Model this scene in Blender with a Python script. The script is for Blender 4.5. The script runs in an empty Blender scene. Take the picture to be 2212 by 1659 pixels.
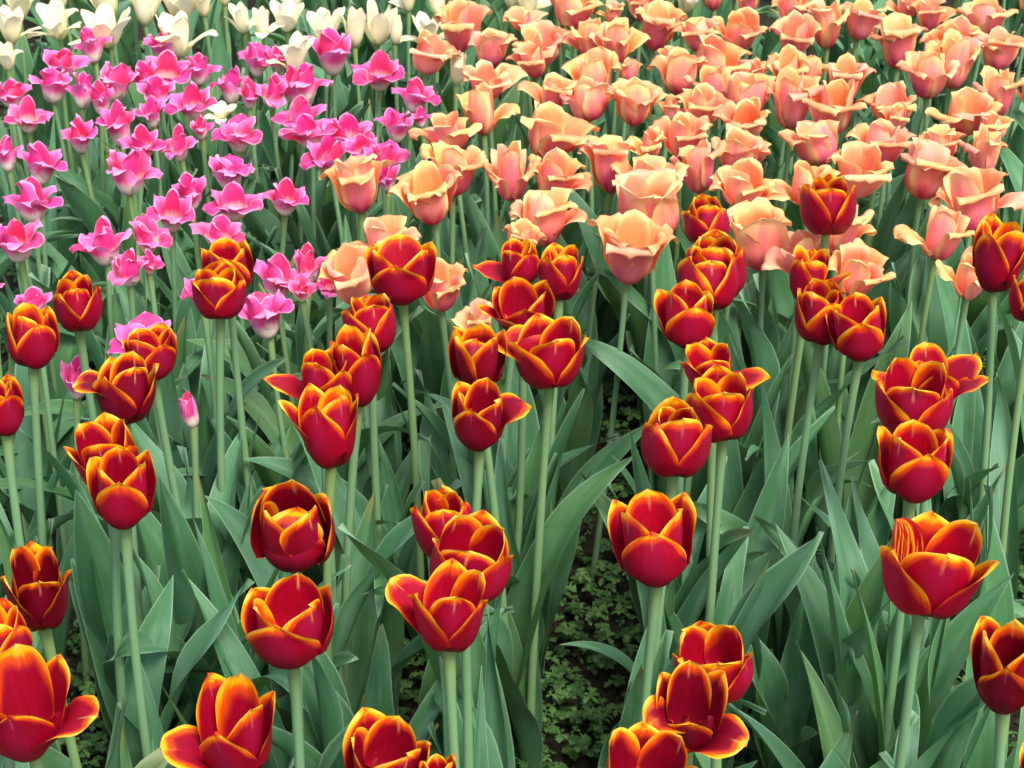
import bpy, math, random
import numpy as np
from mathutils import Vector, Matrix, noise as mnoise
R = math.radians
random.seed(7)
rng = np.random.default_rng(7)

# ---------------------------------------------------------------- camera, sky, sun, exposure
PITCH = R(27.8); HC = 1.25; FPX = 3850.0; VW, VH = 2212.0, 1659.0
scene = bpy.context.scene
cam_d = bpy.data.cameras.new('camera'); cam = bpy.data.objects.new('camera', cam_d)
scene.collection.objects.link(cam); scene.camera = cam
cam.location = (0, 0, HC); cam.rotation_euler = (R(90) - PITCH, 0, 0)
cam_d.sensor_width = 36.0; cam_d.lens = 36.0 * FPX / VW
cam_d.dof.use_dof = True; cam_d.dof.focus_distance = 1.45; cam_d.dof.aperture_fstop = 32
cam_d.clip_start = 0.05; cam_d.clip_end = 500

SUN_EL, SUN_AZ = R(58), R(-40)          # soft light from behind right of the viewer
world = bpy.data.worlds.new('World'); scene.world = world; world.use_nodes = True
nt = world.node_tree; nt.nodes.clear()
sky = nt.nodes.new('ShaderNodeTexSky'); sky.sky_type = 'NISHITA'; sky.sun_disc = False
sky.sun_elevation = SUN_EL; sky.sun_rotation = R(150); sky.dust_density = 4.0; sky.air_density = 1.0; sky.ozone_density = 0.6
bg = nt.nodes.new('ShaderNodeBackground'); bg.inputs['Strength'].default_value = 0.15; scene.cycles.max_bounces = 10
wo = nt.nodes.new('ShaderNodeOutputWorld')
nt.links.new(sky.outputs[0], bg.inputs[0]); nt.links.new(bg.outputs[0], wo.inputs[0])
sun_d = bpy.data.lights.new('sun', 'SUN'); sun_d.energy = 2.2; sun_d.angle = R(22); sun_d.color = (1.0, 0.95, 0.86)
sun = bpy.data.objects.new('sun', sun_d); scene.collection.objects.link(sun)
sd = Vector((math.cos(SUN_EL) * math.sin(R(150)), math.cos(SUN_EL) * math.cos(R(150)), math.sin(SUN_EL)))
sun.rotation_euler = sd.to_track_quat('Z', 'Y').to_euler()
scene.view_settings.view_transform = 'Standard'; scene.view_settings.look = 'None'
scene.view_settings.exposure = 1.0; scene.view_settings.gamma = 1.0

# ---------------------------------------------------------------- pixels <-> space
SP, CP = math.sin(PITCH), math.cos(PITCH)
def unproject(u, v, z):
    """point at height z seen at the picture position (u, v)"""
    a = (u - VW / 2) / FPX; b = -(v - VH / 2) / FPX
    d = (a, CP + b * SP, -SP + b * CP)
    k = (z - HC) / d[2]
    return np.array((d[0] * k, d[1] * k, z))
def project(P):
    x = P[..., 0]; y = P[..., 1]; z = P[..., 2] - HC
    dep = y * CP - z * SP; up = y * SP + z * CP
    return VW / 2 + FPX * x / dep, VH / 2 - FPX * up / dep, dep

# ---------------------------------------------------------------- materials
class M:
    def __init__(s, name):
        s.m = bpy.data.materials.new(name); s.m.use_nodes = True
        s.t = s.m.node_tree; s.t.nodes.clear()
        s.out = s.n('ShaderNodeOutputMaterial')
    def n(s, ty, **kw):
        nd = s.t.nodes.new(ty)
        for k, v in kw.items(): setattr(nd, k, v)
        return nd
    def l(s, a, b): s.t.links.new(a, b)
    def _in(s, sock, v):
        if v is None: return
        if hasattr(v, 'is_output') or isinstance(v, bpy.types.NodeSocket): s.l(v, sock)
        elif isinstance(v, tuple) and len(v) == 3 and sock.type == 'RGBA': sock.default_value = (*v, 1)
        else: sock.default_value = v
    def attr(s, name): return s.n('ShaderNodeAttribute', attribute_name=name).outputs['Fac']
    def math(s, op, a, b=None, c=None, clamp=False):
        nd = s.n('ShaderNodeMath', operation=op, use_clamp=clamp)
        for i, v in enumerate((a, b, c)):
            if v is not None: s._in(nd.inputs[i], v)
        return nd.outputs[0]
    def ss(s, x, a, b, o0=0.0, o1=1.0):
        nd = s.n('ShaderNodeMapRange', interpolation_type='SMOOTHSTEP')
        s._in(nd.inputs[0], x); nd.inputs[1].default_value = a; nd.inputs[2].default_value = b
        nd.inputs[3].default_value = o0; nd.inputs[4].default_value = o1
        return nd.outputs[0]
    def mix(s, f, a, b):
        nd = s.n('ShaderNodeMix', data_type='RGBA')
        s._in(nd.inputs[0], f); s._in(nd.inputs[6], a); s._in(nd.inputs[7], b)
        return nd.outputs[2]
    def vec(s, x, y, z):
        nd = s.n('ShaderNodeCombineXYZ')
        for i, v in enumerate((x, y, z)): s._in(nd.inputs[i], v)
        return nd.outputs[0]
    def noise(s, vec, scale, detail=3, rough=.5):
        nd = s.n('ShaderNodeTexNoise'); nd.inputs['Scale'].default_value = scale
        nd.inputs['Detail'].default_value = detail; nd.inputs['Roughness'].default_value = rough
        if vec is not None: s.l(vec, nd.inputs['Vector'])
        return nd.outputs[0]
    def hsv(s, col, h=None, sa=None, v=None):
        nd = s.n('ShaderNodeHueSaturation')
        s._in(nd.inputs['Hue'], h if h is not None else .5); s._in(nd.inputs['Saturation'], sa if sa is not None else 1.0)
        s._in(nd.inputs['Value'], v if v is not None else 1.0); s._in(nd.inputs['Color'], col)
        return nd.outputs[0]
    def finish(s, col, rough=.5, trans=.3, tcol=None, bump=None, bstr=.2, bdist=.001, spec=.4, sheen=0):
        p = s.n('ShaderNodeBsdfPrincipled'); s._in(p.inputs['Base Color'], col); s._in(p.inputs['Roughness'], rough)
        p.inputs['Specular IOR Level'].default_value = spec
        if sheen: p.inputs['Sheen Weight'].default_value = sheen
        if bump is not None:
            b = s.n('ShaderNodeBump'); b.inputs['Strength'].default_value = bstr; b.inputs['Distance'].default_value = bdist
            s.l(bump, b.inputs['Height']); s.l(b.outputs[0], p.inputs['Normal'])
        if trans > 0:
            t = s.n('ShaderNodeBsdfTranslucent'); s._in(t.inputs['Color'], tcol if tcol is not None else col)
            mx = s.n('ShaderNodeMixShader'); mx.inputs[0].default_value = trans
            s.l(p.outputs[0], mx.inputs[1]); s.l(t.outputs[0], mx.inputs[2]); s.l(mx.outputs[0], s.out.inputs[0])
        else: s.l(p.outputs[0], s.out.inputs[0])
        return s.m

def streaks(m, kx=26.0, kt=1.6, detail=4):
    """fine lines that run along a petal or a leaf"""
    ac, al = m.attr('across'), m.attr('along')
    oi = m.n('ShaderNodeObjectInfo').outputs['Random']
    off = m.math('MULTIPLY', oi, 37.0)
    v = m.vec(m.math('MULTIPLY', ac, kx), m.math('MULTIPLY', al, kt), off)
    return m.noise(v, 1.0, detail, .6), off, ac, al, oi

def mat_red(flame=False):
    m = M('yellow_flamed_red_petal' if flame else 'red_petal_with_yellow_edge')
    st, off, ac, al, oi = streaks(m, 13, 1.7)
    blot = m.noise(m.vec(m.math('MULTIPLY', ac, 2.2), m.math('MULTIPLY', al, 2.6), off), 1.0, 3)
    e = m.attr('edge')
    bf = m.n('ShaderNodeNewGeometry').outputs['Backfacing']
    e = m.math('ADD', e, m.math('MULTIPLY', m.math('SUBTRACT', st, .5), .09))
    e = m.math('ADD', e, m.math('MULTIPLY', m.math('SUBTRACT', blot, .5), .26))
    feather = m.noise(m.vec(m.math('MULTIPLY', ac, 30), m.math('MULTIPLY', al, 2.2), off), 1.0, 4, .7)
    e = m.math('ADD', e, m.math('MULTIPLY', m.math('SUBTRACT', feather, .5), .22))
    e = m.math('SUBTRACT', e, m.ss(al, .66, 1.0, 0, .07))
    e = m.math('ADD', e, m.math('MULTIPLY', m.ss(al, .93, 1.0, 0, .22), m.ss(m.attr('rib'), .8, .4)))
    slow = m.noise(m.vec(m.math('MULTIPLY', ac, 1.1), m.math('MULTIPLY', al, 1.4), m.math('ADD', off, 9.0)), 1.0, 2)
    e = m.math('ADD', e, m.math('MULTIPLY', m.math('SUBTRACT', slow, .40), .34))
    # the band thins towards the petal's foot and is wider inside
    e = m.math('ADD', e, m.ss(al, .72, .36, 0, .30))
    e = m.math('MULTIPLY', e, m.ss(bf, 0, 1, 1.0, .72))
    e = m.math('MULTIPLY', e, m.math('ADD', m.math('MULTIPLY', oi, .9), .95))
    deep = m.mix(blot, (.25, .001, .014), (.47, .002, .020))
    deep = m.mix(m.ss(feather, .55, .38, 0, .35), deep, (.17, .001, .012))
    bloom = m.mix(m.math('MULTIPLY', m.ss(m.math('ABSOLUTE', ac), .6, .05, 0, .4), m.ss(al, .25, .6)), deep, (.40, .012, .065))
    deep = m.mix(bf, bloom, deep)
    oc = m.n('ShaderNodeObjectInfo').outputs['Color']
    mm = m.n('ShaderNodeMix', data_type='RGBA', blend_type='MULTIPLY'); mm.inputs[0].default_value = 1.0
    m.l(deep, mm.inputs[6]); m.l(oc, mm.inputs[7]); deep = mm.outputs[2]
    c = m.mix(m.ss(e, .46, .16), deep, (.82, .085, .006))
    c = m.mix(m.ss(e, .22, .08), c, (.95, .42, .006))
    c = m.mix(m.ss(e, .05, .0, 0, .8), c, (.93, .58, .09))
    if flame:
        c = m.mix(m.ss(st, .49, .55), (.34, .002, .01), (.80, .28, .012))
    # pale rib mark at the tip
    rib = m.math('MULTIPLY', m.ss(m.math('ABSOLUTE', ac), .07, .02), m.ss(al, .74, .86))
    rib = m.math('MULTIPLY', rib, m.math('MULTIPLY', m.attr('rib'), m.math('MULTIPLY', oi, .6)))
    c = m.mix(rib, c, (.88, .38, .16))
    c = m.mix(m.ss(al, .06, .0), c, (.45, .40, .08))
    return m.finish(c, rough=.45, trans=.30, bump=st, bstr=.35, bdist=.0012, spec=.25)

def mat_peach():
    m = M('peach_petal')
    st, off, ac, al, oi = streaks(m, 15, 1.8)
    blot = m.noise(m.vec(m.math('MULTIPLY', ac, 2.0), m.math('MULTIPLY', al, 2.4), off), 1.0, 3)
    e = m.attr('edge'); bf = m.n('ShaderNodeNewGeometry').outputs['Backfacing']
    e = m.math('ADD', e, m.math('MULTIPLY', m.math('SUBTRACT', st, .5), .2))
    a = m.math('ADD', al, m.math('MULTIPLY', m.math('SUBTRACT', st, .5), .22))
    out = m.mix(m.ss(a, .24, .58), (.66, .04, .14), (.93, .25, .21))
    out = m.mix(m.ss(a, .56, .92), out, (.96, .47, .26))
    out = m.mix(m.math('MULTIPLY', m.ss(m.math('ABSOLUTE', ac), .30, .02), .6), out, (.80, .20, .24))
    inn = m.mix(m.ss(a, .2, .85), (.92, .20, .05), (.95, .40, .15))
    c = m.mix(bf, out, inn)
    c = m.mix(m.ss(blot, .45, .75, 0, .35), c, (.88, .34, .25))
    c = m.mix(m.math('MULTIPLY', m.ss(st, .52, .36), .28), c, (.80, .15, .13))
    c = m.mix(m.ss(e, .46, .06, 0, .92), c, (.96, .60, .25))
    c = m.mix(m.math('MULTIPLY', m.ss(e, .05, .0), .6), c, (.95, .74, .42))
    wilt = m.math('MULTIPLY', m.ss(e, .10, .02), m.ss(blot, .56, .66, 0, .8))
    c = m.mix(wilt, c, (.50, .22, .05))
    pk = m.math('FRACT', m.math('MULTIPLY', oi, 7.31))
    c = m.mix(m.ss(pk, .6, 1.0, 0, .5), c, (.95, .42, .37))
    c = m.hsv(c, m.math('ADD', m.math('MULTIPLY', oi, .034), .483), 1.0, m.math('ADD', m.math('MULTIPLY', oi, .12), .93))
    return m.finish(c, rough=.55, trans=.30, bump=st, bstr=.35, bdist=.0012, spec=.3)

def mat_pink(outer):
    m = M('lilac_pink_outer_petal' if outer else 'hot_pink_inner_petal')
    st, off, ac, al, oi = streaks(m, 15, 1.6)
    e = m.attr('edge'); bf = m.n('ShaderNodeNewGeometry').outputs['Backfacing']
    a = m.math('ADD', al, m.math('MULTIPLY', m.math('SUBTRACT', st, .5), .30))
    hot = (.86, .035, .16)
    mid = m.mix(m.ss(m.math('ABSOLUTE', ac), .25, .75), hot, (.80, .12, .33)) if not outer else m.mix(m.ss(m.math('ABSOLUTE', ac), .1, .6), (.88, .08, .28), (.92, .27, .58))
    tip = m.mix(m.ss(a, .60, .95), mid, (.92, .32, .68) if outer else (.92, .07, .26))
    # the foot of each petal is white, washing up in streaks
    c = m.mix(m.ss(a, .54, .33), tip, (.90, .80, .70))
    c = m.mix(m.math('MULTIPLY', bf, .45), c, hot)
    c = m.mix(m.ss(e, .12, .01, 0, .75), c, (.90, .45, .70))
    c = m.mix(m.ss(al, .10, .02), c, (.60, .62, .35))
    c = m.hsv(c, m.math('ADD', m.math('MULTIPLY', oi, .03), .478), 1.0, m.math('ADD', m.math('MULTIPLY', oi, .15), .9))
    return m.finish(c, rough=.5, trans=.28, bump=st, bstr=.35, bdist=.0012, spec=.3)

def mat_white():
    m = M('cream_petal')
    st, off, ac, al, oi = streaks(m, 15, 1.6)
    blot = m.noise(m.vec(m.math('MULTIPLY', ac, 2.0), m.math('MULTIPLY', al, 3.0), off), 1.0, 4)
    e = m.attr('edge')
    a = m.math('ADD', al, m.math('MULTIPLY', m.math('SUBTRACT', st, .5), .2))
    c = m.mix(m.ss(a, .08, .5), (.62, .64, .30), (.90, .82, .55))
    c = m.mix(m.ss(blot, .5, .75, 0, .5), c, (.84, .62, .50))
    c = m.mix(m.ss(oi, .3, 1.0, 0, .45), c, (.94, .91, .72))
    w = m.math('MULTIPLY', m.ss(e, .16, .02), m.ss(blot, .50, .62, 0, .75))
    c = m.mix(w, c, (.55, .34, .12))
    return m.finish(c, rough=.55, trans=.3, bump=st, bstr=.3, bdist=.001, spec=.3)

def mat_leaf():
    m = M('glaucous_tulip_leaf')
    st, off, ac, al, oi = streaks(m, 22, .8, 3)
    e = m.attr('edge')
    blot = m.noise(m.vec(m.math('MULTIPLY', ac, 1.2), m.math('MULTIPLY', al, 5.0), off), 1.0, 3)
    bf = m.n('ShaderNodeNewGeometry').outputs['Backfacing']
    c = m.mix(st, (.042, .150, .060), (.088, .248, .104))
    c = m.mix(m.ss(blot, .40, .68, 0, .6), c, (.165, .330, .205))
    c = m.mix(m.ss(oi, .6, 1.0, 0, .6), c, (.085, .190, .042))
    c = m.mix(m.ss(oi, .35, .0, 0, .45), c, (.055, .150, .085))
    c = m.mix(m.math('MULTIPLY', m.ss(m.math('ABSOLUTE', ac), .05, .01), .3), c, (.14, .27, .15))
    c = m.mix(m.ss(e, .055, .0, 0, .8), c, (.26, .42, .26))
    tipy = m.math('MULTIPLY', m.ss(al, .88, 1.0), m.ss(m.math('FRACT', m.math('MULTIPLY', oi, 5.3)), .85, .9, 0, .7))
    c = m.mix(tipy, c, (.30, .24, .07))
    fine = m.noise(m.n('ShaderNodeTexCoord').outputs['Object'], 900, 2)
    r = m.ss(fine, .3, .7, .34, .52)
    return m.finish(c, rough=r, trans=.20, tcol=m.mix(.6, c, (.13, .30, .02)), bump=st, bstr=.45, bdist=.0018, spec=.38)

def mat_stem():
    m = M('pale_green_stem')
    ac, al = m.attr('across'), m.attr('along')
    oi = m.n('ShaderNodeObjectInfo').outputs['Random']
    v = m.vec(m.math('MULTIPLY', ac, 9), m.math('MULTIPLY', al, 5), m.math('MULTIPLY', oi, 31))
    st = m.noise(v, 1.0, 3)
    c = m.mix(st, (.120, .250, .115), (.190, .350, .175))
    c = m.mix(m.ss(oi, .5, 1.0, 0, .5), c, (.190, .300, .080))
    c = m.mix(m.ss(al, .90, 1.0, 0, .5), c, (.24, .34, .08))
    return m.finish(c, rough=.5, trans=.06, bump=st, bstr=.25, bdist=.001, spec=.4)

def mat_simple(name, a, b, scale=60, rough=.6, trans=.1, bs=.4, bd=.003):
    m = M(name); co = m.n('ShaderNodeTexCoord').outputs['Object']
    n1 = m.noise(co, scale, 4)
    return m.finish(m.mix(m.ss(n1, .3, .7), a, b), rough=rough, trans=trans, bump=n1, bstr=bs, bdist=bd)

def mat_soil():
    m = M('dark_garden_soil'); co = m.n('ShaderNodeTexCoord').outputs['Object']
    a = m.noise(co, 14, 6, .65); b = m.noise(co, 110, 5, .7)
    c = m.mix(m.ss(b, .3, .7), (.012, .011, .006), (.045, .040, .022))
    c = m.mix(m.ss(a, .5, .75, 0, .5), c, (.020, .030, .010))
    h = m.math('ADD', m.math('MULTIPLY', a, 2.5), b)
    return m.finish(c, rough=.9, trans=0, bump=h, bstr=1.0, bdist=.01, spec=.2)

def mat_weed():
    m = M('ground_cover_leaves')
    r = m.attr('tint')
    c = m.mix(r, (.026, .092, .022), (.120, .255, .070))
    return m.finish(c, rough=.55, trans=.2, tcol=(.08, .20, .02), spec=.3)

MRF = mat_red(True)
MR, MP, MPO, MPI, MWH = mat_red(), mat_peach(), mat_pink(True), mat_pink(False), mat_white()
MLEAF, MSTEM, MSOIL, MWEED = mat_leaf(), mat_stem(), mat_soil(), mat_weed()
MPIST = mat_simple('green_pistil', (.25, .33, .08), (.40, .42, .14), 300)
MCLOD = mat_simple('soil_crumb', (.014, .010, .007), (.06, .042, .03), 90, .95, 0)

# ---------------------------------------------------------------- mesh helpers
col = scene.collection
def grid_mesh(name, P, mat, attrs):
    """P: (nt, nu, 3) grid; attrs: name -> (nt, nu)"""
    a, b = P.shape[:2]
    idx = np.arange(a * b).reshape(a, b)
    q = np.stack([idx[:-1, :-1], idx[1:, :-1], idx[1:, 1:], idx[:-1, 1:]], -1).reshape(-1, 4)
    me = bpy.data.meshes.new(name)
    me.vertices.add(a * b); me.vertices.foreach_set('co', P.reshape(-1).astype(np.float32))
    n = len(q)
    me.loops.add(n * 4); me.loops.foreach_set('vertex_index', q.reshape(-1).astype(np.int32))
    me.polygons.add(n); me.polygons.foreach_set('loop_start', (np.arange(n) * 4).astype(np.int32))
    me.polygons.foreach_set('loop_total', np.full(n, 4, np.int32))
    me.polygons.foreach_set('use_smooth', np.ones(n, bool))
    me.update(calc_edges=True)
    for k, v in attrs.items():
        at = me.attributes.new(k, 'FLOAT', 'POINT'); at.data.foreach_set('value', np.asarray(v, np.float32).reshape(-1))
    me.materials.append(mat)
    return me
def add(name, me, parent=None):
    o = bpy.data.objects.new(name, me); col.objects.link(o)
    if parent is not None: o.parent = parent
    return o
def root_at(name, loc, label, cat, group=None):
    o = bpy.data.objects.new(name, None); col.objects.link(o); o.location = loc
    o.empty_display_size = .02
    o['label'] = label; o['category'] = cat
    if group: o['group'] = group
    return o

TK = np.array([0, .12, .30, .55, .80, 1.0])
def petal(L, W, th, wrap=1.0, flare=0., ruf=0., tipb=.85, r0=.003, nt_=20, nu=13, twist=0., phase=0., rs=1.0,
          basew=.42, peak=.52, pa=2.2, side=0., nick=0., cuplift=0.):
    """petal in its own radial frame: x tangential, y outward, z up. Returns grid and attributes."""
    t = np.linspace(0, 1, nt_) ** .92
    th_t = np.radians(np.interp(t, TK, th))
    # smooth the angle a little
    k = np.array([.25, .5, .25]); tt = np.concatenate([th_t[:1], th_t, th_t[-1:]]); th_t = np.convolve(tt, k, 'valid')
    ds = np.diff(t, prepend=0) * L
    r = r0 + np.cumsum(np.sin(th_t) * ds) * rs; z = np.cumsum(np.cos(th_t) * ds)
    f = np.where(t < peak, basew + (1 - basew) * np.sin(np.pi / 2 * t / peak) ** 1.1,
                 np.clip(1 - (np.clip(t - peak, 0, 1) / (1 - peak)) ** pa, 0, 1) ** tipb)
    f = np.maximum(f, .012)
    u = np.linspace(-1, 1, nu); u = np.sign(u) * np.abs(u) ** .9
    U, T = np.meshgrid(u, t)
    F = f[:, None]; TH = th_t[:, None]
    if ruf > 0: hw = W * F * (1 + .35 * ruf * 40 * 0)
    hw = W * F
    kap = wrap / np.maximum(r, .011)
    fade = np.clip(1.25 - np.abs(np.degrees(th_t)) / 75.0, .12, 1.0)   # where a petal leans out it flattens
    fade = np.where(t < .3, 1.0, fade)
    kap = (kap * fade)[:, None]
    a = U * hw * kap
    x = np.sin(a) / kap
    dn = -(1 - np.cos(a)) / kap
    up = T ** 1.6
    dn = dn + flare * W * np.abs(U) ** 3 * np.clip((T - .3) / .4, 0, 1)
    if ruf > 0:
        dn = dn + ruf * W * np.abs(U) ** 1.6 * up * (np.sin(9.5 * T + phase + 1.1 * np.sign(U)) * .6 + np.sin(21 * T + 2.3 * phase - U * 2) * .4)
        dn = dn + ruf * W * .35 * np.clip((T - .6) / .4, 0, 1) * np.sin(5.5 * U + phase)
    # a faint rib groove and uneven surface
    dn = dn - .018 * W * np.exp(-(U / .09) ** 2) * np.clip(T * 3, 0, 1)
    dn = dn + .02 * W * np.sin(3.1 * U + 5 * T + phase) * T
    # outward normal in the radial plane
    ny = np.cos(TH); nz = -np.sin(TH)
    Y = r[:, None] + dn * ny; Z = z[:, None] + dn * nz
    x = x + side * L * T ** 2
    if nick > 0:   # a notched, torn tip
        Z = Z - nick * L * np.clip((T - .75) / .25, 0, 1) * (np.abs(np.sin(6 * U + phase)))
    if twist:
        tw = twist * T ** 2
        ym = r[:, None]
        dx, dy = x.copy(), Y - ym
        x = dx * np.cos(tw) - dy * np.sin(tw); Y = ym + dx * np.sin(tw) + dy * np.cos(tw)
    P = np.stack([x, Y, Z], -1)
    edge = np.minimum((1 - np.abs(U)) * F, (1 - T) * L / W * .8)
    return P, dict(edge=edge, along=T, across=U * np.ones_like(T))

def rotz(P, az):
    """petal frame -> flower frame; az 0 faces the viewer (-y), positive to the viewer's right"""
    x, y, z = P[..., 0], P[..., 1], P[..., 2]
    c, s = math.cos(az), math.sin(az)
    # outward direction (sin az, -cos az), tangential (cos az, sin az)
    return np.stack([-x * c + y * s, -x * s - y * c, z], -1)

# midrib angles from the vertical, degrees, at TK
SH = {
 'R': dict(out=[90, 74, 27, 0, -10, -14], inn=[88, 68, 20, -3, -11, -18], op=[0, 4, 10, 20, 30, 34], L=.073, W=.0285, Li=.0745, Wi=.0265,
           F=[88, 66, 44, 52, 74, 70], C=[88, 62, 24, 18, 70, 150], I=[88, 60, 16, -18, -62, -110], S=[88, 66, 36, 34, 40, 48], U=[86, 55, 12, 4, 4, 10], Y=[90, 76, 34, 10, 6, 10]),
 'P': dict(out=[88, 68, 24, 6, 26, 230], inn=[86, 60, 16, 0, 8, 80], op=[0, 5, 12, 18, 16, 0], L=.083, W=.0285, Li=.078, Wi=.0265,
           F=[86, 66, 40, 46, 84, 190], C=[88, 68, 24, 4, 34, 350], I=[84, 50, 14, -6, -40, -80], S=[86, 62, 36, 34, 50, 90], U=[88, 66, 18, -2, -8, -4]),
 'K': dict(out=[88, 64, 18, 6, 30, 84], inn=[86, 58, 12, -4, -10, 6], op=[0, 4, 8, 14, 16, 14], L=.064, W=.0285, Li=.070, Wi=.0275,
           F=[88, 62, 26, 28, 84, 120], C=[84, 54, 22, 24, 90, 150], I=[84, 46, 10, -14, -34, -40], S=[86, 60, 26, 20, 50, 100], U=[82, 46, 12, 0, 0, 6]),
 'W': dict(out=[84, 52, 18, 8, 8, 16], inn=[82, 46, 10, 0, -6, -8], op=[0, 4, 10, 22, 40, 50], L=.082, W=.022, Li=.080, Wi=.022,
           F=[84, 60, 50, 64, 84, 110], C=[84, 52, 24, 24, 80, 150], I=[84, 46, 10, -14, -40, -60], S=[84, 58, 34, 32, 40, 60], U=[82, 46, 12, 0, 0, 6]),
}
ZP = {'R': .50, 'P': .445, 'K': .405, 'W': .42}

def bloom(kind, spin, opn, ovr, seed, fine):
    """six petal grids around the origin; the stem joins at the origin"""
    rr = random.Random(seed); s = SH[kind]; out = []
    azs = []
    for k in range(6):
        azs.append(R(spin + 60 * k + rr.uniform(-5, 5)))
    pick = {}
    if kind == 'R' and .12 < opn < .5: opn += .08
    for code, az in ovr:
        best = min(range(6), key=lambda k: abs((math.degrees(azs[k]) - az + 180) % 360 - 180) + (100 if k in pick else 0))
        pick[best] = code
    for k in range(6):
        outer = k % 2 == 0
        code = pick.get(k)
        if code == 'X': continue
        if not code and kind == 'P':
            q = rr.random()
            if outer: code = 'U' if q < .20 else 'F' if q < .27 else 'C' if q < .72 else None
            else: code = 'U' if q < .62 else None
        elif not code and kind == 'W' and rr.random() < .3: code = rr.choice('FSC')
        elif not code and kind == 'K' and rr.random() < .3: code = rr.choice('SCF' if outer else 'SU')
        if kind == 'P' and code == 'F' and math.cos(azs[k]) > .35: code = None
        base = s[code] if code else s['out' if outer else 'inn']
        th = np.array(base, float)
        if not code: th = th + np.array(s['op'], float) * opn
        th = th + np.array([0, rr.uniform(-2, 2), rr.uniform(-3, 3), rr.uniform(-4, 4), rr.uniform(-7, 7), rr.uniform(-9, 9)]) * (1.0 if kind == 'R' else 1.8)
        L = (s['L'] if outer else s['Li']) * rr.uniform(.94, 1.05); W = (s['W'] if outer else s['Wi']) * rr.uniform(.93, 1.06)
        kw = dict(nt_=24 if fine else 16, nu=15 if fine else 11, phase=rr.uniform(0, 6.28), side=rr.uniform(-.04, .04))
        if kind == 'R':
            kw.update(tipb=rr.uniform(.72, .98) if outer else rr.uniform(.5, .66), pa=rr.uniform(1.9, 2.3) if outer else 2.7, flare=rr.uniform(.02, .10) if outer else rr.uniform(-.02, .06),
                      ruf=rr.uniform(.025, .085) + (.05 if code in ('F', 'C') else 0), wrap=1.0 if outer else 1.02, r0=.0035 if outer else .0025, peak=.48, basew=.55)
            if not outer: th[:4] -= [2, 3, 3, 1]; kw['rs'] = .93
            if code in ('F', 'C'): kw['wrap'] = .8
        elif kind == 'P':
            kw.update(tipb=.5 if outer else .52, pa=4.0 if outer else 3.2, flare=rr.uniform(.05, .25), ruf=rr.uniform(.12, .28), wrap=.9,
                      peak=.6, basew=.42, twist=rr.uniform(-.3, .3))
            if not outer: kw['rs'] = .88
            if code == 'U': kw.update(tipb=.6, pa=2.5, twist=rr.uniform(-.1, .1), ruf=rr.uniform(.03, .08))
        elif kind == 'K':
            kw.update(tipb=1.05 if outer else .85, pa=1.8 if outer else 2.1, flare=rr.uniform(.05, .25), ruf=rr.uniform(.12, .28), wrap=.95, peak=.5,
                      basew=.45, twist=rr.uniform(-.35, .35) if outer else rr.uniform(-.15, .15))
            if not outer: kw['rs'] = .88
        else:
            kw.update(tipb=.7, pa=2.4, flare=rr.uniform(.0, .15), ruf=rr.uniform(.04, .14), wrap=.95, peak=.55, basew=.5, twist=rr.uniform(-.2, .2))
        if opn <= -.85: kw.update(ruf=.03, flare=.0, twist=0., tipb=.8); W *= .8
        P, at = petal(L, W, th, **kw)
        at['rib'] = np.full(at['along'].shape, 0.25 if outer else 1.0)
        P = rotz(P, azs[k])
        out.append([P, at, outer, code])
    return out

def tube(pts, rad, n=8):
    pts = np.array(pts); d = np.gradient(pts, axis=0); d /= np.linalg.norm(d, axis=1)[:, None]
    ref = np.array([0, 1., 0]); s = np.cross(d, ref); s /= np.linalg.norm(s, axis=1)[:, None]; b = np.cross(d, s)
    a = np.linspace(0, 2 * np.pi, n + 1)
    P = pts[:, None] + np.array(rad)[:, None, None] * (np.cos(a)[None, :, None] * s[:, None] + np.sin(a)[None, :, None] * b[:, None])
    T, A = np.meshgrid(np.linspace(0, 1, len(pts)), a / 6.283, indexing='ij')
    return P, dict(along=T, across=A)

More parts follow.
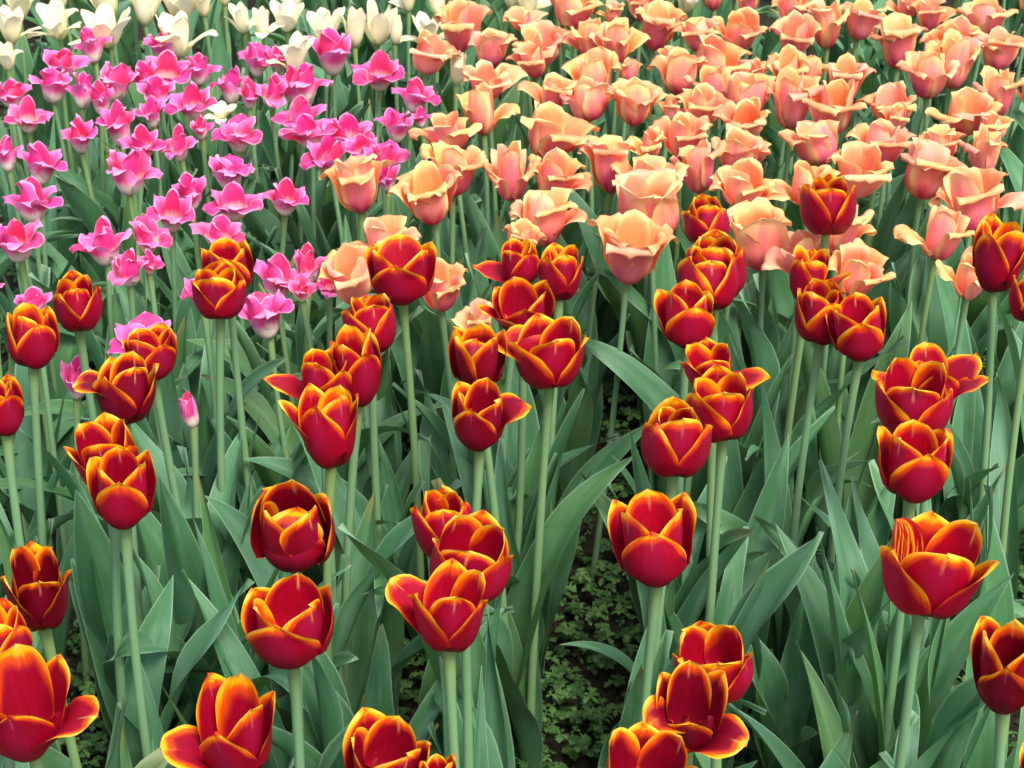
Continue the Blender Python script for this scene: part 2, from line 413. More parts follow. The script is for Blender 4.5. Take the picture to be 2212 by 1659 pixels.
# ---------------------------------------------------------------- leaves: a set of shapes shared by the plants
def leaf_mesh(i):
    rr = random.Random(100 + i)
    L = rr.uniform(.27, .40); W = rr.choice([rr.uniform(.013, .02), rr.uniform(.020, .032), rr.uniform(.024, .036), rr.uniform(.028, .038)])
    th0 = rr.uniform(2, 16); th1 = rr.choice([rr.uniform(6, 22), rr.uniform(10, 30), rr.uniform(25, 55), rr.uniform(50, 115)])
    n, m = 22, 9
    t = np.linspace(0, 1, n); th = np.radians(th0 + (th1 - th0) * t ** rr.uniform(1.6, 3.2))
    ds = L / (n - 1)
    r = .003 + np.cumsum(np.sin(th)) * ds - math.sin(th[0]) * ds; z = (np.cumsum(np.cos(th)) - math.cos(th[0])) * ds
    pk = rr.uniform(.32, .5)
    f = np.where(t < pk, .42 + .58 * np.sin(np.pi / 2 * t / pk), np.clip(1 - ((t - pk) / (1 - pk)) ** 1.7, 0, 1) ** .95); f = np.maximum(f, .012)
    u = np.linspace(-1, 1, m); U, T = np.meshgrid(u, t); F = f[:, None]
    fold = rr.uniform(.5, 1.5) * (1 - .55 * T) + .1
    hw = W * F
    x = hw * U * np.cos(fold * .6 * np.abs(U) ** .4); dn = -hw * np.abs(U) ** 1.25 * np.sin(fold * .62)
    ph = rr.uniform(0, 6.28); amp = rr.uniform(.05, .34)
    dn = dn + W * amp * np.abs(U) ** 1.5 * np.sin(rr.uniform(7, 15) * T + ph + np.sign(U) * .9) * np.clip(T * 3, 0, 1)
    tw = rr.uniform(-1.3, 1.3) * T ** 1.3
    dx = x * np.cos(tw) - dn * np.sin(tw); dd = x * np.sin(tw) + dn * np.cos(tw)
    ny = np.cos(th)[:, None]; nz = -np.sin(th)[:, None]
    P = np.stack([dx + rr.uniform(-.03, .03) * T ** 2, r[:, None] + dd * ny, z[:, None] + dd * nz], -1)
    return P, grid_mesh('leaf', P, MLEAF, dict(edge=(1 - np.abs(U)) * F, along=T, across=U + 0 * T))
LEAVES = [leaf_mesh(i) for i in range(60)]

# patches of open ground the leaves keep away from (picture coordinates: x0, x1, y0, y1)
CLEAR = [(1180, 1320, 1430, 1700), (1250, 1310, 1140, 1320), (140, 215, 1420, 1700), (860, 920, 1440, 1540),
         (1700, 1735, 1400, 1560), (2125, 2175, 1570, 1700), (1300, 1390, 1290, 1370)]
def put_leaf(parent, foot, az, rr, scale=1.0, tries=8):
    for k in range(tries):
        P, me = rr.choice(LEAVES)
        a = az + rr.uniform(-.5, .5) * (1 + k * .6); sc = scale * rr.uniform(.85, 1.12)
        Q = rotz(P[::3, ::2] * sc, a) + np.array(foot)
        u, v, d = project(Q)
        bad = 0
        for (x0, x1, y0, y1) in CLEAR: bad += int(((u > x0) & (u < x1) & (v > y0) & (v < y1)).sum())
        if bad <= 1 and d.min() > .35:
            o = add('leaf', me, parent); o.rotation_euler = (0, 0, a + math.pi); o.scale = (-sc if rr.random() < 0 else sc, sc, sc)
            # mesh frame has outward = +y; the viewer side is -y
            return o
    return None

def stem_and_leaves(root, foot, top, rr, nleaf, rad, leafscale):
    f = np.array([0, 0, 0.]); tp = np.array(top) - np.array(foot)
    c1 = f + tp * [0, 0, .5] + np.array([rr.uniform(-.02, .02), rr.uniform(-.015, .015), 0])
    pts = []
    for k in range(12):
        t = k / 11
        pts.append((1 - t) ** 2 * f + 2 * t * (1 - t) * (c1 + (tp - f) * [.5, .5, 0]) + t * t * tp)
    P, at = tube(pts, [rad * ((1.15 - .3 * k / 11) if k < 10 else (.95, 1.25)[k - 10]) * rr.uniform(.97, 1.03) for k in range(12)], 10)
    add('stem', grid_mesh('stem', P, MSTEM, at), root)
    a0 = rr.uniform(0, 6.28)
    for k in range(nleaf):
        put_leaf(root, foot, a0 + k * 2.4 + rr.uniform(-.4, .4), rr, leafscale)

MATS = {'R': (MR, MR), 'P': (MP, MP), 'K': (MPO, MPI), 'W': (MWH, MWH)}
GROUPS = {'R': 'red tulips with yellow edges in the near bed', 'P': 'peach tulips in the right bed', 'K': 'pink tulips in the left bed', 'W': 'cream tulips at the back'}
NAMES = {'R': 'red and yellow tulip', 'P': 'peach tulip', 'K': 'pink tulip', 'W': 'cream tulip'}
FEET = []
def plant(kind, x0, x1, y0, y1, spin, opn, ovr, label, i, zoff=0., tilt=None, nleaf=None, group=None, pist=False, dark=1.0):
    rr = random.Random(1000 + i)
    cx, cy = (x0 + x1) / 2, (y0 + y1) / 2
    if kind != 'R' and zoff == 0:
        g = {'P': 1.07 if x1 - x0 > 120 else 1.18, 'K': 1.03 if x1 - x0 > 110 else 1.10, 'W': 1.25}[kind]
        x0, x1, y0, y1 = cx - (cx - x0) * g, cx + (x1 - cx) * g, cy - (cy - y0) * g, cy + (y1 - cy) * g
    zc = ZP[kind] + zoff
    C = unproject(cx, cy, zc)
    fine = kind == 'R' or cy > 380
    pet = bloom(kind, spin, opn, ovr, 500 + i, fine)
    # lean of the whole bloom
    tl = tilt if tilt else (rr.uniform(-8, 8), rr.uniform(-8, 6)) if kind == 'R' else (rr.uniform(-13, 13), rr.uniform(-14, 8))
    Rm = np.array((Matrix.Rotation(R(tl[0]), 3, 'Y') @ Matrix.Rotation(R(-tl[1]), 3, 'X')))
    allp = [p[0] @ Rm.T for p in pet]
    s, sz = 1.0, 1.0; B = C - np.array([0, 0, .03])
    for _ in range(6):
        mn = [1e9, 1e9]; mx = [-1e9, -1e9]
        for P in allp:
            u, v, d = project(P * [s, s, s * sz] + B)
            mn = [min(mn[0], u.min()), min(mn[1], v.min())]; mx = [max(mx[0], u.max()), max(mx[1], v.max())]
        dd = float(d.mean())
        rw = (x1 - x0) / (mx[0] - mn[0]); rh = (y1 - y0) / (mx[1] - mn[1])
        wide = kind == 'R' and not ovr
        s *= min(1.35, max(.7, rw if wide else rw ** .7 * rh ** .3))
        sz *= (rh / rw) ** (1 if wide else .8); sz = min(1.35, max(.78, sz))
        du = cx - (mx[0] + mn[0]) / 2; dv = cy - (mx[1] + mn[1]) / 2
        B = B + np.array([du * dd / FPX, -dv * dd / FPX * SP, -dv * dd / FPX * CP])
    foot = np.array([B[0] + rr.uniform(-.035, .035) - tl[0] * .0008, B[1] + rr.uniform(-.02, .02), 0.])
    root = root_at('tulip', tuple(foot), label, 'tulip', group or GROUPS[kind])
    mo, mi = MATS[kind]
    for (P0, at, outer, code), P in zip(pet, allp):
        Q = P * [s, s, s * sz] + (B - foot)
        o = add('petal', grid_mesh('petal', Q, MRF if code == 'Y' else mo if outer else mi, at), root)
        o.color = (dark * rr.uniform(.85, 1.1), dark, dark * 1.1, 1)
        if code == 'Y': o['label'] = 'petal flamed with yellow streaks'
    if pist:
        pz = B - foot
        P, at = tube([pz + np.array([0, 0, z]) @ Rm.T for z in (0, .01, .02, .026, .029)], [.003, .0038, .0042, .0068, .001], 9)
        add('pistil', grid_mesh('pistil', P, MPIST, at), root)
    nl = nleaf if nleaf is not None else (3 if kind == 'R' else 3)
    stem_and_leaves(root, foot, B + np.array([0, 0, .002]), rr, nl, .0043 if kind == 'R' else .0036, 1.0 if kind == 'R' else .95)
    FEET.append(foot)
    return root

# ---------------------------------------------------------------- the tulips: kind, outline in the photo, turn, openness, special petals, label
T = []
def row(kind, x0, x1, y0, y1, spin, opn, ovr, label, kw=None):
    # special petals: F flung out, C curled, I folded in, S spread, U upright, X missing; the number is the side it faces
    o = [(q[0], float(q[1:])) for q in ovr.split()]
    return [kind, x0, x1, y0, y1, spin, opn, o, label, kw or {}]
# --- red, near bed
T.append(row('R', 13,128,652,798,35,.1,'','closed red tulip standing before the egg-shaped one near the left edge'))
T.append(row('R', 113,222,583,718,-40,.12,'','egg-shaped red tulip with pointed petals below the loose pink cluster at left'))
T.append(row('R', 409,532,555,690,60,.25,'','tall red tulip with blunt front petal, front of the pair under the pale lilac bloom'))
T.append(row('R', 430,548,512,642,20,.2,'','red tulip with orange petal tips, rear of the pair under the pale lilac bloom'))
T.append(row('R', 789,944,513,651,0,.45,'','open red tulip with a fully outlined front petal between two peach blooms'))
T.append(row('R', 736,856,633,765,-45,.15,'','red tulip topmost of the leaning column left of centre, below the peach pair'))
T.append(row('R', 713,825,697,882,30,.2,'','narrow red tulip second in the column left of centre, many yellow petal tips'))
T.append(row('R', 563,762,748,885,40,.4,'F-85','red tulip with one petal flung out left, behind the wide cup left of centre'))
T.append(row('R', 601,775,825,1014,-20,.32,'S-85','wide red cup lowest of the column left of centre with a wavy left petal'))
T.append(row('R', 1020,1165,513,622,30,.3,'F-85','red tulip with left petal bent away, before the orange-peach cup in the middle'))
T.append(row('R', 1160,1262,523,650,-45,.3,'','red tulip with dark left petal, right of the middle cluster beside tall leaves'))
T.append(row('R', 1030,1200,598,727,10,.35,'S-80','red tulip in the centre of the middle cluster above the wide open cup'))
T.append(row('R', 1060,1273,675,842,-48,.38,'C-110','wide open red cup with a curled left petal tip, right of the torn bloom'))
T.append(row('R', 967,1095,695,845,-10,.3,'I10','torn red tulip with a folded front petal beneath a wilted cream bloom',dict(pist=True,dark=.7,tilt=(0,-10))))
T.append(row('R', 975,1150,815,977,-15,.42,'C82','red tulip gaping open with right petal bent level, alone below the torn bloom',dict(dark=.75)))
T.append(row('R', 1472,1577,417,532,60,0,'','closed red tulip with yellow gap, rearmost of the red column right of centre'))
T.append(row('R', 1480,1613,497,645,60,0,'','red tulip squeezed behind another, second in the column right of centre'))
T.append(row('R', 1463,1597,530,672,-55,.05,'','plump closed red tulip third in the column right of centre, pointed left petal'))
T.append(row('R', 1412,1545,603,755,0,.25,'','red tulip with heart-shaped front petal, left of and below the plump closed one'))
T.append(row('R', 1470,1665,727,852,60,.45,'F80','red tulip with a yellow tipped petal bent right, behind the second bloom from below'))
T.append(row('R', 1480,1630,785,957,-55,.2,'','red tulip tucked behind the smooth crimson cup, frilled yellow rims'))
T.append(row('R', 1384,1540,855,1032,60,0,'','smooth crimson closed cup with two pointed side petals, alone above a yellow rimmed bowl'))
T.append(row('R', 1312,1505,1055,1270,0,.38,'','large open red bowl on a pale stem in the lower middle right, rounded back petal'))
T.append(row('R', 1727,1850,373,508,60,.1,'','tallest red tulip rising into the peach bloom row at upper right',dict(zoff=.01)))
T.append(row('R', 1705,1840,530,655,60,.2,'S75','red tulip in front of the star-shaped orange bloom'))
T.append(row('R', 1716,1830,600,747,20,.1,'','slim red tulip left half of the touching pair below the star-shaped orange bloom'))
T.append(row('R', 1783,1915,630,782,-5,.35,'','bright red tulip right half of the touching pair, broad yellow back petal'))
T.append(row('R', 1881,2137,738,890,0,.75,'F70 F115 F-100','wide splayed red tulip with petals spread flat, near the right edge'))
T.append(row('R', 1890,2060,785,936,45,.28,'','red tulip cup directly before the wide splayed bloom near the right edge'))
T.append(row('R', 1894,2060,905,1088,0,.3,'','round red tulip with thick yellow arches, above the giant streaked bowl'))
T.append(row('R', 1898,2160,1103,1338,52,.48,'Y-105','giant red bowl at right with yellow flames streaking its left side'))
T.append(row('R', 2100,2235,455,635,-50,.35,'','red tulip with tall pointed left petal at the right edge among peach blooms',dict(zoff=.015)))
T.append(row('R', 2178,2290,582,702,20,.1,'','half visible red tulip cut by the right edge, below the tall pointed one'))
T.append(row('R', 2096,2262,1325,1550,-20,.4,'','dark red tulip with crinkled rims cut by the right edge under the giant bowl',dict(dark=.6,tilt=(-6,-10))))
T.append(row('R', 2195,2335,1590,1770,0,.3,'','sliver of a red tulip in the bottom right corner'))
T.append(row('R', 155,344,757,920,-20,.35,'C-90','dark red tulip with a curled petal to the left, before the upright frilly one',dict(dark=.6)))
T.append(row('R', 262,383,696,822,40,.3,'','red tulip with frilly orange rims and pink petals peeking behind it'))
T.append(row('R', -62,53,807,943,40,.2,'','red tulip cut by the left edge at mid height'))
T.append(row('R', 137,300,889,1065,60,.32,'','red tulip with a broad rounded orange petal, rear one of the left pair'))
T.append(row('R', 186,338,963,1145,5,.32,'','red tulip with pointed front petal, front one of the left pair'))
T.append(row('R', 540,725,1034,1238,-5,.12,'I5','red tulip with dark hollow centre and a torn front petal',dict(tilt=(0,-16),dark=.75)))
T.append(row('R', 520,722,1236,1446,-5,.3,'','red tulip directly under the hollow centred one, smooth oval front petal'))
T.append(row('R', 885,1025,1047,1212,-55,.1,'','closed red tulip, rear of the three stacked in the lower middle'))
T.append(row('R', 927,1110,1105,1305,45,.22,'','orange topped red tulip, middle of the three stacked in the lower middle'))
T.append(row('R', 832,1055,1205,1410,60,.45,'F-95','red tulip with left petal flopped out, front of the three stacked in the lower middle'))
T.append(row('R', 0,156,1167,1365,-45,.4,'','dark maroon tulip with pointed back petals near the left edge',dict(dark=.5,tilt=(4,-12))))
T.append(row('R', -62,70,1290,1475,60,.2,'','red tulip with a thin yellow petal tip cut by the left edge, between two others'))
T.append(row('R', -72,215,1390,1648,10,.7,'F78','huge wide open red tulip in the lower left corner with a bright yellow right petal',dict(pist=True)))
T.append(row('R', 350,592,1440,1705,-15,.6,'F-85','red tulip at the bottom with a small petal bent left, fiery right petal'))
T.append(row('R', 740,932,1527,1745,-25,.42,'','red tulip with jagged rims at the bottom edge left of middle',dict(dark=.8,tilt=(5,-8))))
T.append(row('R', 905,990,1625,1760,0,.2,'','red petal tips just entering at the bottom edge in the middle'))
T.append(row('R', 1452,1628,1340,1522,60,.22,'','red tulip with thick yellow rims, rear of the tangled group at lower right middle'))
T.append(row('R', 1388,1618,1425,1640,0,.6,'C-85 F75','gaping dark red tulip with petals bent both ways in the tangled group',dict(dark=.6,tilt=(3,-14))))
T.append(row('R', 1295,1508,1560,1765,60,.4,'','purplish red tulip with blunt front petal, nearest of the tangled group',dict(dark=.7)))
# --- peach
T.append(row('P', 693,842,335,457,10,.2,'C-85','peach tulip with a curled left petal, leftmost of its bed'))
T.append(row('P', 843,995,350,482,5,.1,'C80 C-85','peach tulip with a smooth egg-shaped front petal, second from the left of its bed'))
T.append(row('P', 1104,1265,408,528,30,.8,'F80 I-20','pale peach tulip wide open with a green pistil showing',dict(pist=True)))
T.append(row('P', 1275,1462,457,610,0,.3,'C-85 C80','big peach tulip on a thick stem, nearest complete one of its bed'))
T.append(row('P', 1318,1478,384,500,60,.3,'','peach tulip right behind the big near one'))
T.append(row('P', 738,905,467,560,40,.5,'F85 F-85','apricot tulip with an orange heart behind the open red tulip'))
T.append(row('P', 690,830,530,655,10,.1,'C-85','pale peach tulip left of the open red tulip, wide curling left petal'))
T.append(row('P', 880,1008,558,670,30,.2,'C85','pink-peach tulip with a rolled petal, right of the open red tulip'))
T.append(row('P', 1580,1700,437,573,0,-.5,'U0 U60 U-60','smooth pale pink-peach egg-shaped bloom between two red columns'))
T.append(row('P', 1692,1888,440,548,40,.5,'F85 F-85','peach tulip with drooping petals hidden behind the tallest red tulip'))
T.append(row('P', 1650,1785,495,600,20,.9,'F-85 S80','star-shaped orange bloom with narrow petals behind a red tulip'))
T.append(row('P', 1790,1930,518,640,30,.1,'C85','peach tulip with a crumpled right tip behind the touching red pair'))
T.append(row('P', 1935,2100,445,560,30,.7,'U-40 F-85','flat open peach tulip with one thin upright petal at right'))
T.append(row('P', 2012,2212,365,505,10,.5,'F85 C-85','large salmon tulip with a big pale oval petal near the right edge'))
T.append(row('P', 2025,2150,530,645,30,.6,'S-85','slanting faded pink-peach tulip left of the red tulip at the right edge'))
T.append(row('P', 1092,1175,478,560,0,0,'','orange-peach petal cup just behind the middle red cluster'))
T.append(row('P', 983,1062,640,740,0,-.3,'','wilted cream bloom crumpled over the torn red tulip'))
T.append(row('P', 885,1038,243,325,50,.5,'F-85','yellowish peach tulip with a long petal hanging left, at the edge to the pinks'))
T.append(row('P', 910,1052,305,420,40,.5,'C60','peach tulip stacked in front of the yellowish one at the bed edge'))
T.append(row('P', 1050,1160,312,425,60,.2,'C-85','orange-peach tulip with a rolled left shoulder, left of its twin'))
T.append(row('P', 1150,1270,325,418,20,.5,'F85','peach tulip with bright yellow right petal, twin beside the rolled shoulder one'))
T.append(row('P', 1258,1368,295,412,0,.1,'','upright peach tulip with a strong pink rib on its front petal'))
T.append(row('P', 1358,1432,272,350,0,.1,'','small pale peach tulip behind and right of the pink ribbed one'))
T.append(row('P', 1405,1537,242,340,20,.6,'','deep orange tulip with a ragged yellow crown in mid bed'))
T.append(row('P', 1458,1558,300,416,60,-.2,'C-85','tall narrow rose-peach tulip below the deep orange crown'))
T.append(row('P', 1540,1662,275,380,-20,.3,'C80','peach tulip with a lifted pale right petal, right of the narrow rose one'))
T.append(row('P', 1318,1485,340,425,10,.7,'','flat yellow rimmed peach tulip above the one behind the big near one'))
T.append(row('P', 1535,1702,345,445,30,.6,'C-85 F85','broad peach tulip behind and above the smooth egg-shaped pale bloom'))
T.append(row('P', 1683,1812,265,352,40,.3,'','peach tulip with a tall folded yellow back petal, upper right middle'))
T.append(row('P', 1650,1810,348,445,20,.5,'F-85','flat peach tulip peeking left of the tallest red tulip'))
T.append(row('P', 1790,1927,307,425,0,.3,'C85','peach tulip with a rolled yellow lip, right behind the tallest red tulip'))
T.append(row('P', 1830,1977,258,355,10,.5,'C-85','peach tulip with two rolled lips above the one behind the tallest red'))
T.append(row('P', 1950,2092,300,427,0,.3,'C-85 C85','salmon tulip with scrolled side petals, front of a pair near the right'))
T.append(row('P', 1985,2080,273,345,0,-.2,'','rounded pink-peach bloom rear of the scrolled pair near the right'))
T.append(row('P', 2078,2168,269,378,50,.3,'C85','pinkish tulip with an upright tongue petal right of the scrolled pair'))
T.append(row('P', 2003,2162,190,290,60,.8,'','wide funnel-shaped peach tulip with glowing orange throat at right'))
T.append(row('P', 1944,2064,118,206,60,.5,'C70 C-70','orange-peach tulip with both shoulders rolled, above the funnel-shaped one'))
T.append(row('P', 1856,1972,183,262,0,.5,'C80 C-80','small shallow peach tulip with curled lips beside the tall double one'))
T.append(row('P', 1733,1870,170,290,-30,.3,'C40','large peach tulip with a rolled yellow band low on its front'))
T.append(row('P', 1661,1767,150,270,20,.4,'C-85','peach tulip left of the one with the low yellow band'))
T.append(row('P', 1782,1885,122,218,0,.2,'F85','pink ribbed peach tulip behind the one with the low yellow band'))
T.append(row('P', 1660,1748,102,190,0,0,'C-85','pale rounded peach tulip in the third row from the top at right of centre'))
T.append(row('P', 1730,1790,118,190,0,0,'U0','narrow lilac-pink petal bloom between the pale rounded and pink ribbed ones'))
T.append(row('P', 1668,1768,28,116,0,.5,'C-85','peach tulip with a yellow hanging left petal near the top, right of the stem gap'))
T.append(row('P', 1752,1828,2,102,40,.3,'','peach tulip standing right behind the yellow hanging petal one near the top'))
T.append(row('P', 1672,1762,-25,45,30,.3,'','peach tulip crossing the top edge above the yellow hanging petal one'))
T.append(row('P', 1822,1922,0,80,0,.2,'C-85','orange-red tulip with a rolled left lip near the top edge at right'))
T.append(row('P', 1886,1997,35,140,0,-.1,'C85 C-85','long pink-peach tulip with crimson ribs, second row at right'))
T.append(row('P', 1918,1982,-30,50,20,.4,'','golden orange tulip crossing the top edge at right'))
T.append(row('P', 1970,2072,-10,60,0,.1,'C0','magenta-pink tulip with one rolled level lip at the top edge'))
T.append(row('P', 2070,2196,-10,75,40,.5,'C85','golden peach tulip with torn lips near the top right corner'))
T.append(row('P', 2030,2122,38,110,0,0,'','rounded salmon bloom tucked under the golden one near the top right'))
T.append(row('P', 2003,2118,70,182,20,.4,'C80','peach tulip with a golden upright back petal, below the rounded salmon bloom'))
T.append(row('P', 2105,2228,58,150,0,0,'C-85','broad pink tulip with crimson centre rib at the right edge'))
T.append(row('P', 2110,2210,148,246,40,.4,'','peach tulip at the right edge under the crimson ribbed pink one'))
T.append(row('P', 2185,2250,160,230,20,.4,'','yellowed wilting peach bloom cut by the right edge'))
T.append(row('P', 2192,2262,-40,22,0,.1,'','dark red-pink cup in the top right corner'))
T.append(row('P', 1186,1298,-22,50,30,.4,'C80','orange tulip at the top edge beside a cream bloom'))
T.append(row('P', 1090,1180,20,62,20,.8,'','flat frilled peach tulip near the top, left of the orange one'))
T.append(row('P', 1110,1232,46,138,0,.5,'C85 C-60','rosy peach tulip with frilled lips in the second row, left of two flat ones'))
T.append(row('P', 1206,1292,43,120,0,.6,'','dusky rose tulip with a yellow lid, left of the wide saucer-shaped one'))
T.append(row('P', 1280,1396,42,133,0,.6,'C85','wide saucer-shaped peach tulip with a rolled front lip near the top'))
T.append(row('P', 1376,1478,5,100,0,-.1,'C-75 C75','smooth strawberry pink tulip with a rounded tall back petal near the top'))
T.append(row('P', 1345,1425,-40,38,0,-.3,'','red-pink bud-like cup at the top edge, behind the smooth strawberry one'))
T.append(row('P', 1500,1572,-60,21,0,-.2,'','deep crimson-pink cup hanging at the top edge alone'))
T.append(row('P', 1454,1546,42,108,0,-.1,'','pale peach tulip with a rounded front petal right of the strawberry one'))
T.append(row('P', 1530,1657,22,102,40,.4,'C80','peach tulip with a wide yellow fold and red hollow near the top'))
T.append(row('P', 1498,1657,88,168,20,.7,'F85','flat broad peach tulip below the one with the red hollow'))
T.append(row('P', 1405,1520,108,197,10,.4,'C-80','peach tulip with a tangled yellow crown and brown spot'))
T.append(row('P', 1478,1602,143,225,50,.4,'','pale yellow-peach tulip with two high petals behind a pink tongue'))
T.append(row('P', 1466,1580,185,270,0,.5,'','crimson based tulip with a pink tongue and level yellow lip in mid bed'))
T.append(row('P', 1575,1672,168,240,30,.5,'','peach tulip with frizzled yellow rim right of the pink tongue one'))
T.append(row('P', 1536,1662,212,302,0,-.1,'C-80 C70','smooth salmon tulip with a pale oval front petal, right in the middle of the bed'))
T.append(row('P', 1310,1442,168,270,0,.2,'F-85 C80','dusty pink tulip with frayed right side and a brown hollow petal'))
T.append(row('P', 1220,1332,107,200,-30,.6,'','peach tulip with two tall separate petals like horns'))
T.append(row('P', 1120,1248,158,240,10,.4,'F-85','peach tulip with a long arching left petal, behind the great open one'))
T.append(row('P', 1205,1328,165,258,40,.4,'C85','golden topped peach tulip right of the long arching petal one'))
T.append(row('P', 1127,1302,225,336,20,.5,'F85','great open peach tulip with a front lip rolled like a scroll, left of mid bed'))
T.append(row('P', 1428,1484,197,270,0,.4,'','shrivelled mauve-pink bloom left of the crimson based tulip'))
T.append(row('P', 943,1055,2,104,0,.3,'C-85','tall peach tulip with a vertical split in its back petal at the top, leftmost'))
T.append(row('P', 893,990,68,154,0,.3,'C0 C80','peach tulip with a level rolled lip and carmine base, leftmost in its row'))
T.append(row('P', 1018,1110,66,140,20,.5,'','peach tulip with a yellow folded rim above the pale three layered one'))
T.append(row('P', 1098,1172,80,162,0,0,'','rose-peach bloom with pointed front petal beside the yellow folded one'))
T.append(row('P', 1000,1136,130,214,20,.5,'C-85','pale apricot tulip in three layers, upper of the left pair'))
T.append(row('P', 993,1113,184,284,-30,.3,'C-85 F85','buttery peach tulip with a downswept right petal, lower of the left pair'))
# --- cream
T.append(row('W', 775,850,5,90,0,.1,'S-85','clean peach-cream tulip with one petal open to the left, largest of the creams'))
T.append(row('W', 850,897,32,97,0,-.2,'','small blush bud-shaped cream tulip right of the largest one'))
T.append(row('W', 898,968,30,92,20,.4,'','white tulip hidden behind the leftmost rolled lip peach one'))
T.append(row('W', 650,735,22,90,0,.3,'F-85','cream tulip with a petal stretched left, behind the double pink bloom'))
T.append(row('W', 733,785,22,96,30,.1,'','tall yellowed cream tulip left of the largest one'))
T.append(row('W', 545,604,8,88,0,.1,'','upright cream tulip, right one of the tall touching pair'))
T.append(row('W', 498,558,-5,82,0,.2,'S-85','upright cream tulip, left one of the tall touching pair'))
T.append(row('W', 585,668,75,150,0,.6,'','bright white open tulip wrapped by pink petals'))
T.append(row('W', 976,1004,115,176,0,-.2,'','slim blush bud by itself under the peach blooms'))
T.append(row('W', -10,76,10,95,30,.5,'F80','white open tulip in the top left corner with a slanting petal'))
T.append(row('W', -8,40,80,162,0,.2,'','cream tulip with limp petals at the left edge'))
T.append(row('W', 68,166,0,78,0,.3,'F-85 F80','white tulip with two petals hanging like wings, third from the left'))
T.append(row('W', 160,270,15,95,0,.6,'F-85 S85','big white open tulip behind the highest pink one at left'))
T.append(row('W', 287,353,-40,48,0,-.2,'','large greenish cream egg-shaped bloom at the top edge'))
T.append(row('W', 190,250,-40,32,0,.2,'','cream bloom cut by the top edge above the big white open one'))
T.append(row('W', 348,430,-40,36,20,.5,'','ragged cream bloom with yellowed tatters at the top edge'))
T.append(row('W', 348,458,32,116,-20,.5,'F85','white tulip with several tall petals beside the frilled dark pink bloom'))
T.append(row('W', 8,72,-30,38,30,.4,'','cream bloom behind the corner one at the top left'))
T.append(row('W', 462,508,-50,16,0,0,'','pale yellow cup bottom hanging at the top edge over a long stem'))
T.append(row('W', 1122,1200,-40,32,0,.3,'','creamy yellow bloom at the top edge beside the orange tulip'))
T.append(row('W', 848,905,-40,26,0,.3,'','white bloom at the top edge above the small blush bud'))
T.append(row('W', 612,648,-40,16,0,-.1,'','small yellow-green bloom at the top edge behind the touching pair'))
T.append(row('W', 1450,1510,-50,22,0,.2,'','pale green-yellow bloom at the top edge near the crimson-pink cup'))
T.append(row('W', 446,504,222,264,0,.9,'F0','small torn white flower remnant among the pinks'))
# --- pink
T.append(row('K', 158,241,60,134,10,.1,'','pink tulip standing highest at left, before the big white open tulip'))
T.append(row('K', 311,394,68,130,0,.4,'','frilled dark pink tulip with ruffled rim beside the many petalled white'))
T.append(row('K', 95,198,108,162,0,.3,'','pink tulip with a small petal flag at its left, upper left group'))
T.append(row('K', 65,152,147,221,30,.2,'','rose pink tulip with a rolled lower left petal, upper left group'))
T.append(row('K', 143,212,155,235,0,.1,'','pink tulip with a big round front petal in the tight upper left group'))
T.append(row('K', 185,244,172,248,20,.4,'','lilac-pink bloom squeezed low at the right of the tight upper left group'))
T.append(row('K', 217,298,136,216,-20,.1,'','pink tulip with a folded pointed heart, right of the tight upper left group'))
T.append(row('K', 278,335,127,205,20,.3,'','soft pink tulip half hidden left of the tall ball-shaped one'))
T.append(row('K', 300,408,110,190,0,.2,'F85 F-85','tall pink tulip with a glowing oval front petal and two level wings'))
T.append(row('K', 391,476,115,182,0,.2,'','pink tulip like a little crown, right of the glowing oval one'))
T.append(row('K', 297,377,165,222,10,.5,'','pink tulip with white base below the glowing oval one'))
T.append(row('K', 357,464,178,258,0,.1,'F-85 F80','pink tulip with long arms reaching left and right in the upper middle left'))
T.append(row('K', 456,532,143,224,-30,.3,'F-85','pink tulip with a wide left wing, left of the touching twin'))
T.append(row('K', 515,562,168,234,20,.3,'','slender lilac striped twin leaning on the wide left wing tulip'))
T.append(row('K', -15,68,172,230,0,.4,'','pink tulip with lilac frill at the left edge, third row'))
T.append(row('K', 9,112,208,284,0,.5,'F80 F-85','peony-like pink tulip with fringed top near the left edge'))
T.append(row('K', 133,208,248,328,10,0,'F-85','neat pink goblet with a white base standing alone at left'))
T.append(row('K', 207,294,218,313,0,.2,'','pink tulip with a rounded front petal right of the neat goblet'))
T.append(row('K', 293,356,208,274,0,.1,'','pink tulip with a dark gap at its left below the glowing oval one'))
T.append(row('K', 257,354,270,344,20,.4,'F-85 F70','open pink tulip with two broad lilac wings and cream base'))
T.append(row('K', 346,424,265,348,-20,.1,'F80 F-80','pink tulip with a spiralled tip, right of the broad winged open one'))
T.append(row('K', 460,562,248,326,0,.1,'F-85 F85','pink goblet with a drooping left handle, centre of the pink bed'))
T.append(row('K', 413,464,250,300,0,.3,'','small pink bloom half hidden behind a thick stem beside white remnant'))
T.append(row('K', -15,47,291,373,0,0,'','hot pink tulip cut by the left edge in mid bed'))
T.append(row('K', 42,142,307,396,20,.5,'F85','ruffled pink tulip with a large right lilac petal near the left edge'))
T.append(row('K', 5,135,380,481,10,.0,'F-85 F85','wide pink tulip with both side petals flying, near the left edge'))
T.append(row('K', 231,351,320,422,-20,.3,'F85','long twisted pink tulip with one petal like a beak to the right'))
T.append(row('K', 455,548,335,412,0,.3,'','crumpled pink tulip on top of the triple cluster in the middle of its bed'))
T.append(row('K', 373,442,373,452,20,.2,'','pink tulip left behind the triple cluster'))
T.append(row('K', 318,416,408,498,0,.1,'F-85 F85','pale pink tulip with white skirt, front left of the triple cluster'))
T.append(row('K', 438,568,392,476,0,.1,'F-85 F85','bright magenta tulip in the triple cluster with big side petals'))
